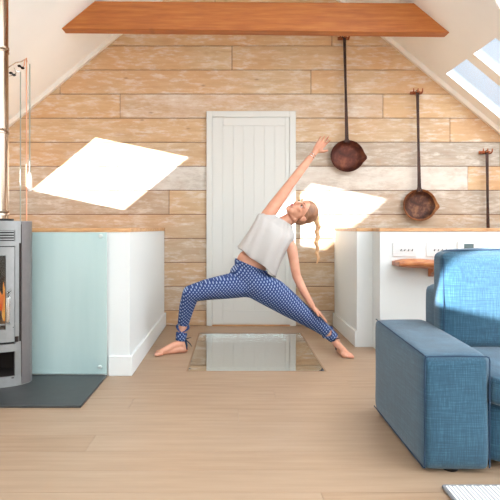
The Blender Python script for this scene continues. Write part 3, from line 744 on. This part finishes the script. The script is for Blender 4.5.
for k, (x0, x1) in enumerate(((AX0, AX1), (ARM_R, ARM_R+.25))):
    ao = puffy('arm', (x0, AY0, .006), (x1, AY1, AZ), M['sofa'], sofa, (.004, .004, .006), .018, 10, seed=k+2)
    # piping round the front and top edges
    bm = B(); e = .006
    loop = [(x0+e, AY0+.004, .022), (x0+e, AY0+.003, AZ-.016), (x0+.009, AY0+.003, AZ-.006), (x0+.018, AY0+.002, AZ-.002), ((x0+x1)/2, AY0, AZ+.001), (x1-.018, AY0+.002, AZ-.002), (x1-.009, AY0+.003, AZ-.006), (x1-e, AY0+.003, AZ-.016), (x1-e, AY0+.004, .022)]
    tube(bm, loop, .0028, 8)
    tube(bm, [(x0+.012, AY0+.012, AZ-.003), (x0+.008, (AY0+AY1)/2, AZ-.001), (x0+.012, AY1-.012, AZ-.003)], .0026, 8)
    tube(bm, [(x0+.003, AY0+.01, .022), (x0+.003, (AY0+AY1)/2, .021), (x0+.003, AY1-.01, .022)], .0026, 8)
    pp = finish('piping', bm, M['piping'], ao, smooth=True)
    for me_ in (ao.data, pp.data):      # the arm rises slightly towards the back
        for v in me_.vertices: v.co.z += .024*max(0, min(1, (v.co.y+2.6-AY0)/(AY1-AY0)))*max(0, v.co.z)/AZ
puffy('base', (AX1-.01, AY0+.03, .018), (ARM_R+.01, AY1-.02, .25), M['sofa'], sofa, (0, .002, 0), .012, 6)
puffy('backrest', (.984, 2.83, .20), (ARM_R+.03, AY1+.01, .655), M['sofa'], sofa, (.004, .004, .006), .03, 10, tilt=.0)
xm = (AX1+ARM_R)/2
for k, (x0, x1) in enumerate(((AX1-.004, xm-.002), (xm+.002, ARM_R+.004))):
    puffy('seat_cushion', (x0, AY0-.035, .243), (x1, 2.80, .378), M['sofa'], sofa, (.004, .016, .010), .045, 10, seed=k+5)
    x0b = .962 if k == 0 else x0
    bc = puffy('back_cushion', (x0b, 2.685, .372), (x1, 2.815, .822), M['sofa'], sofa, (.006, .030, .010), .030, 16, tilt=.03, seed=k+8)
    bm = B(); y = 2.672
    tube(bm, [(x0b+.008, 2.688+.03*(z-.372), z) for z in (.40, .50, .60, .70, .79)], .0026, 8)
    tube(bm, [(x0b+.01+(x1-x0b-.02)*i/10, 2.712, .822+.008*math.sin(PI*i/10)) for i in range(11)], .0026, 8) 
    finish('piping', bm, M['piping'], bc, smooth=True)
for (x, y) in ((AX0+.12, AY0+.05), (AX0+.1, AY1-.1), (ARM_R-.08, AY0+.06), (ARM_R+.1, AY1-.1)):
    bm = B(); lathe(bm, [(.001, 0), (.028, 0), (.034, .03), (.001, .03)], (x, y, 0), seg=20); finish('foot', bm, M['black'], sofa, smooth=True, label='black foot')

# rug
def rug():
    m = mat('ribbed_rug', srgb(214, 212, 206), .95)
    t = nd(m, 'ShaderNodeTexCoord'); wv = nd(m, 'ShaderNodeTexWave', wave_type='BANDS', bands_direction='X'); wv.inputs['Scale'].default_value = 24; wv.inputs['Distortion'].default_value = .6; wv.inputs['Detail Scale'].default_value = 12
    lk(m, t.outputs['Object'], wv.inputs[0]); n1 = noise(m, 90, (1, 1, 1), 2)
    f = math_(m, 'ADD', math_(m, 'MULTIPLY', wv.outputs['Fac'], .7), math_(m, 'MULTIPLY', n1, .3))
    lk(m, ramp(m, f, [(.25, srgb(160, 162, 164)), (.5, srgb(206, 199, 195)), (.7, srgb(232, 229, 222))]), bsdf(m).inputs['Base Color']); bump(m, f, .6, .006)
    bm = B(); nx_, ny_ = 150, 8; x0, x1, y0, y1 = .752, 3.0, .5, 2.09; top = []
    for j in range(ny_+1):
        top.append([bm.verts.new((x0+(x1-x0)*i/nx_, y0+(y1-y0)*j/ny_, .012+.002*(i % 2))) for i in range(nx_+1)])
    for j in range(ny_):
        for i in range(nx_): bm.faces.new((top[j][i], top[j][i+1], top[j+1][i+1], top[j+1][i]))
    edge = [e_ for e_ in bm.edges if e_.is_boundary]; r = bmesh.ops.extrude_edge_only(bm, edges=edge)
    for v in [g_ for g_ in r['geom'] if isinstance(g_, bmesh.types.BMVert)]: v.co.z = .0005
    t = tag(finish('rug', bm, m, loc=(1.8, 1.3, 0)), 'pale grey ribbed rug in front of the sofa', 'rug')
    bm = B(); tube(bm, [(x0, y0+.01, .008), (x0-.002, (y0+y1)/2, .008), (x0, y1, .008)], .007, 8); tube(bm, [(x0, y1, .008), ((x0+x1)/2, y1+.002, .008), (x1, y1, .008)], .007, 8)
    finish('binding', bm, mat('grey_binding', srgb(120, 122, 126), .95), t, smooth=True, label='grey edge binding')
rug()

#PERSON
# ------------------------------------------------------------ the woman
PD = 4.40
def Q(px, py, d=0): return P(px, py, PD+d)
M['skin'] = mat('skin', srgb(226, 172, 146), .5, 0, Subsurface_Weight=.08)
f = noise(M['skin'], 14, (1, 1, 1), 3); lk(M['skin'], ramp(M['skin'], f, [(.3, srgb(204, 142, 114)), (.7, srgb(217, 160, 132))]), bsdf(M['skin']).inputs['Base Color'])
M['lips'] = mat('lips', srgb(188, 98, 92), .4); M['eye'] = mat('eye_white', srgb(240, 236, 230), .2); M['iris'] = mat('iris', srgb(70, 60, 50), .2)
M['brow'] = mat('eyebrow', srgb(120, 82, 60), .9); M['nail'] = mat('nail', srgb(226, 150, 136), .3)
M['hair'] = noisy('hair', srgb(122, 84, 62), srgb(164, 118, 88), 40, (1, 1, .3), rough=.5, bmp=.5)
M['tail'] = noisy('ponytail_hair', srgb(176, 128, 88), srgb(222, 178, 130), 40, (1, 1, .4), rough=.5, bmp=.5)
m = mat('white_gauze', srgb(186, 180, 175), .85); f = noise(m, 60, (1, 1, 1), 3); bump(m, f, .25, .003); M['shirt'] = m
def leg_mat():
    m = mat('patterned_leggings', srgb(38, 62, 112), .75)
    t = nd(m, 'ShaderNodeUVMap'); sp = nd(m, 'ShaderNodeSeparateXYZ'); lk(m, t.outputs[0], sp.inputs[0])
    v = math_(m, 'DIVIDE', sp.outputs[1], .0150); u = math_(m, 'DIVIDE', sp.outputs[0], .025)
    row = math_(m, 'FLOOR', v); u2 = math_(m, 'ADD', u, math_(m, 'MULTIPLY', row, .5))
    ax = math_(m, 'ABSOLUTE', math_(m, 'SUBTRACT', math_(m, 'FRACT', u2), .5)); ay = math_(m, 'ABSOLUTE', math_(m, 'SUBTRACT', math_(m, 'FRACT', v), .5))
    a = math_(m, 'ADD', math_(m, 'MULTIPLY', ax, 1.6), math_(m, 'MULTIPLY', ay, .7))
    c = ramp(m, a, [(.0, srgb(30, 62, 122)), (.10, srgb(36, 66, 124)), (.16, srgb(178, 192, 216)), (.28, srgb(164, 180, 208)), (.37, srgb(28, 56, 106)), (1, srgb(26, 54, 108))])
    lk(m, c, bsdf(m).inputs['Base Color']); return m
M['leggings'] = leg_mat()

woman = thing('person', (0.14, PD, 0), 'person in white sleeveless top and blue patterned leggings, lunging with one arm raised', 'person')
# limb skeleton: (point, radius) chains
xr = lambda p: Vector(p)
legL = [(Q(243, 284), .098), (Q(226, 286.5, -.03), .090), (Q(207, 289.5, -.06), .076), (Q(191, 293.5, -.07), .062), (Q(187, 306, -.04), .055), (Q(183.5, 322, 0), .041), (Q(180.5, 341, -.02), .030)]
legR = [(Q(254, 283), .110), (Q(274, 294, -.02), .108), (Q(291, 306, -.02), .088), (Q(303, 314.5, -.02), .070), (Q(315, 322.5, 0), .057), (Q(325, 330, 0), .043), (Q(335, 339, .0), .031)]
armU = [(Q(266, 218), .052), (Q(275, 205), .047), (Q(289.5, 185), .036), (Q(302, 168.5), .032), (Q(315.5, 151.5), .0215)]
armD = [(Q(287, 238), .046), (Q(292, 250, -.01), .040), (Q(296.5, 276, -.02), .033), (Q(303, 290, -.04), .030), (Q(312.5, 306.5, -.045), .021)]
tax = (Q(277, 222)-Q(249, 274)).normalized(); ty = Vector((0, 1, 0)); tcx = ty.cross(tax)*-1
tcx = Vector((tax.z, 0, -tax.x)); TM = Matrix((tcx, ty, tax)).transposed()
pel = Vector((38, 0, -16)).normalized(); pax = Vector((-pel.z, 0, pel.x)); PM = Matrix((pel, ty, pax)).transposed()
def chain(bm, ch, g=0, n0=0, n1=None):
    ch = ch[n0:n1]
    for (a, ra), (b, rb) in zip(ch, ch[1:]): capsule(bm, a, ra+g, b, rb+g, 18)
def finger(bm, base, d, nrm, L, r, curl):
    """three bones curling towards the palm normal"""
    p = Vector(base); d = Vector(d).normalized(); axis = d.cross(nrm).normalized(); q = p
    for k, fr_ in enumerate((.45, .31, .24)):
        d = Quaternion(axis, curl*(.6 if k == 0 else 1.0)) @ d; e = q+d*L*fr_
        capsule(bm, q, r*(1-.10*k), e, r*(1-.10*(k+1)), 10); q = e
    return q, d
def hand(bm, wrist, fd, nrm, side, curl=.25, spread=.16, sc=1.0, thumb_out=.9, tips=None):
    fd = fd.normalized(); side = (side-fd*side.dot(fd)).normalized(); nrm = (nrm-fd*nrm.dot(fd)-side*nrm.dot(side)).normalized()
    for k, (o, L, r) in enumerate(((.030, .066, .0083), (.010, .075, .0086), (-.010, .070, .0083), (-.029, .054, .0075))):
        b = wrist+fd*(.086-.006*abs(k-1))*sc+side*o*sc
        capsule(bm, wrist+fd*.012*sc+side*o*.55*sc, .0135*sc, b, .0105*sc, 10)
        dv = (fd+side*(1.5-k)*spread).normalized(); t_ = finger(bm, b, dv, nrm, L*sc, r*sc, curl+.05*k)
        if tips is not None: tips.append(t_)
    ell(bm, wrist+fd*.045*sc, (.036*sc, .014*sc, .042*sc), Matrix((side, nrm, fd)).transposed(), 2)
    ell(bm, wrist+fd*.03*sc+side*.026*sc+nrm*.006*sc, (.016*sc, .014*sc, .028*sc), Matrix((side, nrm, fd)).transposed(), 2)
    b = wrist+fd*.022*sc+side*.03*sc; td = (fd*.75+side*thumb_out+nrm*.25).normalized()
    capsule(bm, b, .013*sc, b+td*.030*sc, .0105*sc, 10); td2 = (td+fd*.35).normalized(); capsule(bm, b+td*.030*sc, .0105*sc, b+td*.030*sc+td2*.028*sc, .0082*sc, 10)
    capsule(bm, wrist-fd*.02*sc, .020*sc, wrist+fd*.02*sc, .0175*sc, 12, flat=.8)

bm = B()
chain(bm, legL, -.007); chain(bm, legR, -.007); chain(bm, armU); chain(bm, armD)
ell(bm, Q(249, 277), (.140, .100, .100), PM); ell(bm, Q(252, 263), (.118, .085, .10), TM); ell(bm, Q(259, 250), (.120, .085, .10), TM)
ell(bm, Q(267, 236), (.138, .092, .115), TM); ell(bm, Q(273, 227), (.128, .085, .07), TM)
for s_ in (-1, 1): ell(bm, Q(268, 235)+tcx*.062*s_+Vector((0, -.065, 0)), (.048, .020, .048), TM)
capsule(bm, Q(266, 219), .048, Q(286, 236), .046, 18)
# head frame
hu = Vector((.95, 0, .31)).normalized(); hn = Vector((-.31, 0, .95)); hf = (hn*.74+Vector((0, -1, 0))*.67).normalized(); hx = (-hf).cross(hu).normalized()
HM = Matrix((hx, -hf, hu)).transposed(); HC = Q(301.5, 211.5, -.02)
def hp(x, y, z): return HC+HM @ Vector((x, y, z))
capsule(bm, Q(279, 225), .056, Q(285, 222), .050, 18); capsule(bm, Q(285, 222), .050, hp(0, .02, -.055), .047, 18)
ell(bm, hp(0, .012, .030), (.073, .090, .080), HM); ell(bm, hp(0, -.022, -.030), (.058, .064, .074), HM)
ell(bm, hp(0, -.045, -.072), (.042, .040, .038), HM); ell(bm, hp(0, -.068, -.094), (.020, .020, .016), HM, 2)
capsule(bm, hp(-.045, .01, -.07), .022, hp(0, -.06, -.092), .018, 10); capsule(bm, hp(.045, .01, -.07), .022, hp(0, -.06, -.092), .018, 10)
capsule(bm, hp(0, -.082, .012), .0075, hp(0, -.104, -.026), .0095, 10); ell(bm, hp(0, -.102, -.030), (.014, .010, .009), HM, 2)
for s_ in (-1, 1):
    ell(bm, hp(.034*s_, -.060, -.020), (.024, .022, .018), HM, 2)                    # cheekbone
    capsule(bm, hp(.012*s_, -.084, .020), .007, hp(.044*s_, -.070, .022), .007, 8)    # brow ridge
    ell(bm, hp(.072*s_, .012, -.012), (.008, .018, .029), HM, 2); ell(bm, hp(.078*s_, .018, -.002), (.006, .014, .018), HM, 2)   # ear
ell(bm, hp(0, -.084, -.058), (.022, .012, .012), HM, 2)
tipsU, tipsD = [], []
fU = Vector((.58, -.30, .80)); hand(bm, armU[-1][0], fU, Vector((.1, -1, 0)), Vector((1, -.1, -.75)), .22, .11, .95, 1.0, tipsU)
lax = (legR[5][0]-legR[4][0]).normalized()
nD = Vector((-.555, 0, -.83)); hand(bm, armD[-1][0]+Vector((.004, 0, -.004)), Vector((.72, .03, -.66)), nD, Vector((-.2, -1, 0)), .10, .10, .95, .8, tipsD)
# feet
def foot(heel, ball, toe_side, ankle):
    heel, ball, ankle = map(Vector, (heel, ball, ankle)); fd = (ball-heel); fd.z = 0; fd.normalize(); sd = Vector((-fd.y, fd.x, 0))*toe_side
    capsule(bm, ankle, .029, heel+Vector((0, 0, .006)), .027, 14); capsule(bm, heel, .027, ball-sd*.014+Vector((0, 0, -.002)), .020, 14)
    mid = ankle+fd*.05-Vector((0, 0, .022)); capsule(bm, ankle-Vector((0, 0, .012)), .029, mid, .027, 14); capsule(bm, mid, .027, ball+Vector((0, 0, .002))+sd*.008, .019, 14)
    capsule(bm, ball+sd*.022, .018, ball-sd*.024-fd*.012, .015, 12); capsule(bm, heel, .022, ball-sd*.02-fd*.02, .015, 12)
    tp_ = []
    for k, (o, L, r) in enumerate(((.030, .040, .0125), (.011, .040, .0095), (-.003, .034, .009), (-.016, .028, .0085), (-.028, .020, .008))):
        a = ball+sd*o-fd*(.004+.006*k); e = a+fd*L; a.z = .016; e.z = .011+(.002 if k == 0 else 0); capsule(bm, a, r*1.15, e, r, 10); tp_.append((e, fd))
    return tp_
g0 = .027
tl = foot((-.352, 4.385, g0), (-.532, 4.285, .020), 1, legL[-1][0]-Vector((0, 0, .004)))
trr = foot((.800, 4.420, g0), (.822, 4.205, .020), 1, legR[-1][0]-Vector((0, 0, .004)))
sculpt('body', bm, M['skin'], woman, .0042, 3)
for tips in (tipsU, tipsD):
    for e, d_ in tips:
        pass
for e, d_ in tl+trr:
    bm = B(); ell(bm, e+d_*.004+Vector((0, 0, .0085)), (.005, .005, .0025), None, 1); finish('toenail', bm, M['nail'], woman, smooth=True)
# face details
for s_ in (-1, 1):
    bm = B(); ell(bm, hp(.031*s_, -.076, .002), (.0125, .009, .0062), HM, 2); e = finish('eye', bm, M['eye'], woman, smooth=True)
    bm = B(); ell(bm, hp(.031*s_, -.0835, .002), (.0062, .004, .0062), HM, 2); finish('iris', bm, M['iris'], e, smooth=True)
    bm = B(); tube(bm, [hp(.016*s_, -.083, .006), hp(.030*s_, -.0870, .0115), hp(.046*s_, -.077, .006)], [.0012, .0020, .0012], 6); finish('eyelash', bm, M['brow'], e, smooth=True)
    bm = B(); tube(bm, [hp(.013*s_, -.0905, .024), hp(.030*s_, -.088, .031), hp(.050*s_, -.072, .026)], [.0025, .0032, .0018], 6); finish('eyebrow', bm, M['brow'], woman, smooth=True)
bm = B(); ell(bm, hp(0, -.0925, -.0545), (.019, .0065, .0042), HM, 2); ell(bm, hp(0, -.0925, -.0625), (.017, .0065, .0048), HM, 2); finish('lips', bm, M['lips'], woman, smooth=True)
# hair
bm = B(); ell(bm, hp(0, .022, .041), (.0800, .092, .084), HM, 4); ell(bm, hp(0, .052, -.010), (.066, .056, .070), HM, 4)
ell(bm, hp(0, .085, .070), (.026, .026, .026), HM, 3)
for s_ in (-1, 1): capsule(bm, hp(.071*s_, -.005, .032), .010, hp(.060*s_, .05, -.03), .018, 10)
hair = sculpt('hair', bm, M['hair'], woman, .005, 2, label='brown hair pulled back')
bm = B(); c0 = hp(0, .093, .078); n_t = 9; pts = [c0+Vector((.010, -.004, .012)), c0+Vector((.024, -.006, .004))]
for k in range(n_t): pts.append(c0+Vector((.030+.004*math.sin(k*1.1), -.006, -.03-.040*k)))
for k, (a, b) in enumerate(zip(pts, pts[1:])):
    r = (.024 if k < 3 else .027-.0014*k); off = Vector((.006*(1 if k % 2 else -1), 0, 0)) if k > 1 else Vector()
    capsule(bm, a+off, r*.85, b-off, r*.62 if k < len(pts)-2 else .004, 10)
sculpt('ponytail', bm, M['tail'], hair, .004, 1, label='long blonde braided ponytail')
# leggings
def uv_along(o, segs, scale=1):
    me = o.data; uv = me.uv_layers.new(name='UVMap'); off = root_loc(o.parent); vals = []
    acc = {}
    L0 = []
    for name_, ch in segs:
        s_ = 0
        for (a, ra), (b, rb) in zip(ch, ch[1:]): L0.append((a, b, s_, name_, max(ra, rb))); s_ += (b-a).length
    for v in me.vertices:
        p = v.co+off; best = None
        for a, b, s_, nm, r in L0:
            ab = b-a; t = max(0, min(1, (p-a).dot(ab)/ab.length_squared)); dd = (p-(a+ab*t)).length-r
            if best is None or dd < best[0]: best = (dd, a+ab*t, ab.normalized(), s_+ab.length*t, r, nm)
        _, c, d_, s_, r, nm = best
        vals.append((p.x+p.y*.35, p.z-p.y*.5))
    for lp in me.loops: uv.data[lp.index].uv = vals[lp.vertex_index]
def leg_tube(bm, ch, g, n1):
    for (a, ra), (b, rb) in zip(ch[:n1], ch[1:n1]): capsule(bm, a, ra+g, b, rb+g, 20)
bm = B()
leg_tube(bm, legL, .002, 5); leg_tube(bm, legR, .002, 6)
def lerp(ch, i, t): return ch[i][0].lerp(ch[i+1][0], t), ch[i][1]+(ch[i+1][1]-ch[i][1])*t
e, re = lerp(legL, 4, 1.15); tube(bm, [legL[4][0], e], [legL[4][1]+.002, re+.003], 24)
e, re = lerp(legR, 5, .25); tube(bm, [legR[4][0], e], [legR[4][1]+.002, re+.003], 24)
ell(bm, Q(249, 277), (.150, .108, .105), PM); ell(bm, Q(251.5, 265), (.134, .098, .09), PM)
ell(bm, Q(247, 287), (.105, .10, .075), PM)
wp = (Q(235, 258)+Q(273, 274))/2
# cut the waist open
me = bpy.data.meshes.new('t')
lg = sculpt('leggings', bm, M['leggings'], woman, .006, 3)
b2 = B(); b2.from_mesh(lg.data); off = root_loc(woman)
bmesh.ops.bisect_plane(b2, geom=b2.verts[:]+b2.edges[:]+b2.faces[:], plane_co=wp-off, plane_no=pax, clear_outer=True); b2.to_mesh(lg.data); b2.free()
for p_ in lg.data.polygons: p_.use_smooth = True
uv_along(lg, ((0, legL), (1, legR)))
for nm, ch, pairs in (('left', legL, None), ('right', legR, None)):
    # ankle wrap: band plus crossing straps and a tied bow
    i = 5; c0, r0 = lerp(ch, i, .55 if nm == 'left' else .50); c1, r1 = lerp(ch, i, 1.0 if nm == 'left' else .95)
    bm = B(); tube(bm, [c0, c0.lerp(c1, .5), c1], [r0+.008, (r0+r1)/2+.009, r1+.008], 20); tube(bm, [c0, c1], .01, 8)
    aw = sculpt('ankle_wrap', bm, M['leggings'], woman, .004, 1); uv_along(aw, ((0, ch),))
    ax_, ay_, ad_ = frame_of(ch[i+1][0]-ch[i][0], (0, 1, 0))
    for sgn in (-1, 1):
        bm = B(); pts = []
        for k in range(13):
            t = k/12; a = sgn*(t*PI)+PI/2; c, r = lerp(ch, i, -.05+.62*t)
            pts.append(c+ax_*(r+.004)*math.cos(a)+ay_*(r+.004)*math.sin(a))
        tube(bm, pts, .010, 10, flat=.4, up=ad_); st_ = finish('ankle_strap', bm, M['leggings'], woman, smooth='all'); uv_along(st_, ((0, ch),))
    kx = c1+Vector((.036, -.01, .015)) if nm == 'left' else c1+Vector((-.012, -.045, 0))
    for dv in (((.035, -.01, -.03), (.050, -.012, -.052)), ((.012, -.012, -.045), (.014, -.014, -.075)), ((.03, 0, .01), (.045, 0, .012))):
        bm = B(); tube(bm, [kx, kx+Vector(dv[0]), kx+Vector(dv[1])], [.008, .007, .004], 8, flat=.4); tq = finish('tie_end', bm, M['piping'], aw, smooth='all')
# top
rows_ = [((256.5, 261), 23.2, .118), ((257.5, 259), 22.6, .122), ((261, 252), 21.6, .124), ((265, 244.5), 21.0, .124), ((269, 237.5), 20.6, .118), ((272.5, 232), 20.8, .106), ((275, 228), 21.6, .088), ((276.5, 225.6), 21.2, .074), ((279, 223.2), 17.5, .066), ((281.5, 221.4), 12.5, .062), ((282.8, 220.4), 11.2, .060)]
cd0, cd1 = Vector((38, 0, -28)).normalized(), Vector((40, 0, -25)).normalized()
bm = B(); segn = 64; rings = []; px_ = PD/F
fine = []
for i in range(len(rows_)-1):
    for s_ in range(3): t = s_/3; a, b = rows_[i], rows_[i+1]; fine.append(((a[0][0]+(b[0][0]-a[0][0])*t, a[0][1]+(b[0][1]-a[0][1])*t), a[1]+(b[1]-a[1])*t, a[2]+(b[2]-a[2])*t))
fine.append(rows_[-1])
for i, (c, wv_, dd) in enumerate(fine):
    t = i/(len(fine)-1); cd = cd0.lerp(cd1, t).normalized(); cc = Q(*c); rg = []
    for k in range(segn):
        a = 2*PI*k/segn; ca, sa = math.cos(a), math.sin(a); e = .78
        x = math.copysign(abs(ca)**e, ca); y = math.copysign(abs(sa)**e, sa)
        fold = (1-t)**.8*(.010*math.sin(5*a+1.3+2*t)+.007*math.sin(9*a+3*t))+.004*math.sin(13*a+9*t)
        hem = Vector((0, 0, -.018*max(0, math.cos(a-.25))*(1-t)**6 - .006*math.sin(6*a)*(1-t)**8))
        rg.append(bm.verts.new(cc+cd*x*(wv_*px_+fold*.4)+Vector((0, 1, 0))*y*(dd+.010+fold)+hem))
    rings.append(rg)
for a, b in zip(rings, rings[1:]):
    for k in range(segn): bm.faces.new((a[k], a[(k+1) % segn], b[(k+1) % segn], b[k]))
top = finish('sleeveless_top', bm, M['shirt'], woman, smooth='all'); so_ = top.modifiers.new('s', 'SOLIDIFY'); so_.thickness = .003; so_.offset = 1
# bracelets
for c, d_, r in ((lerp(armU, 3, .82)[0], armU[4][0]-armU[3][0], .0265), (lerp(armU, 3, .70)[0], armU[4][0]-armU[3][0], .0285)):
    x, y, z = frame_of(d_); bm = B(); tube(bm, [c+x*r*math.cos(a*PI/12)+y*r*math.sin(a*PI/12) for a in range(25)], .0022, 6, caps=False)
    tag(finish('bracelet', bm, M['chrome'], loc=c, smooth=True), 'thin silver bracelet on the raised wrist', 'bracelet', 'bracelets on the raised wrist')
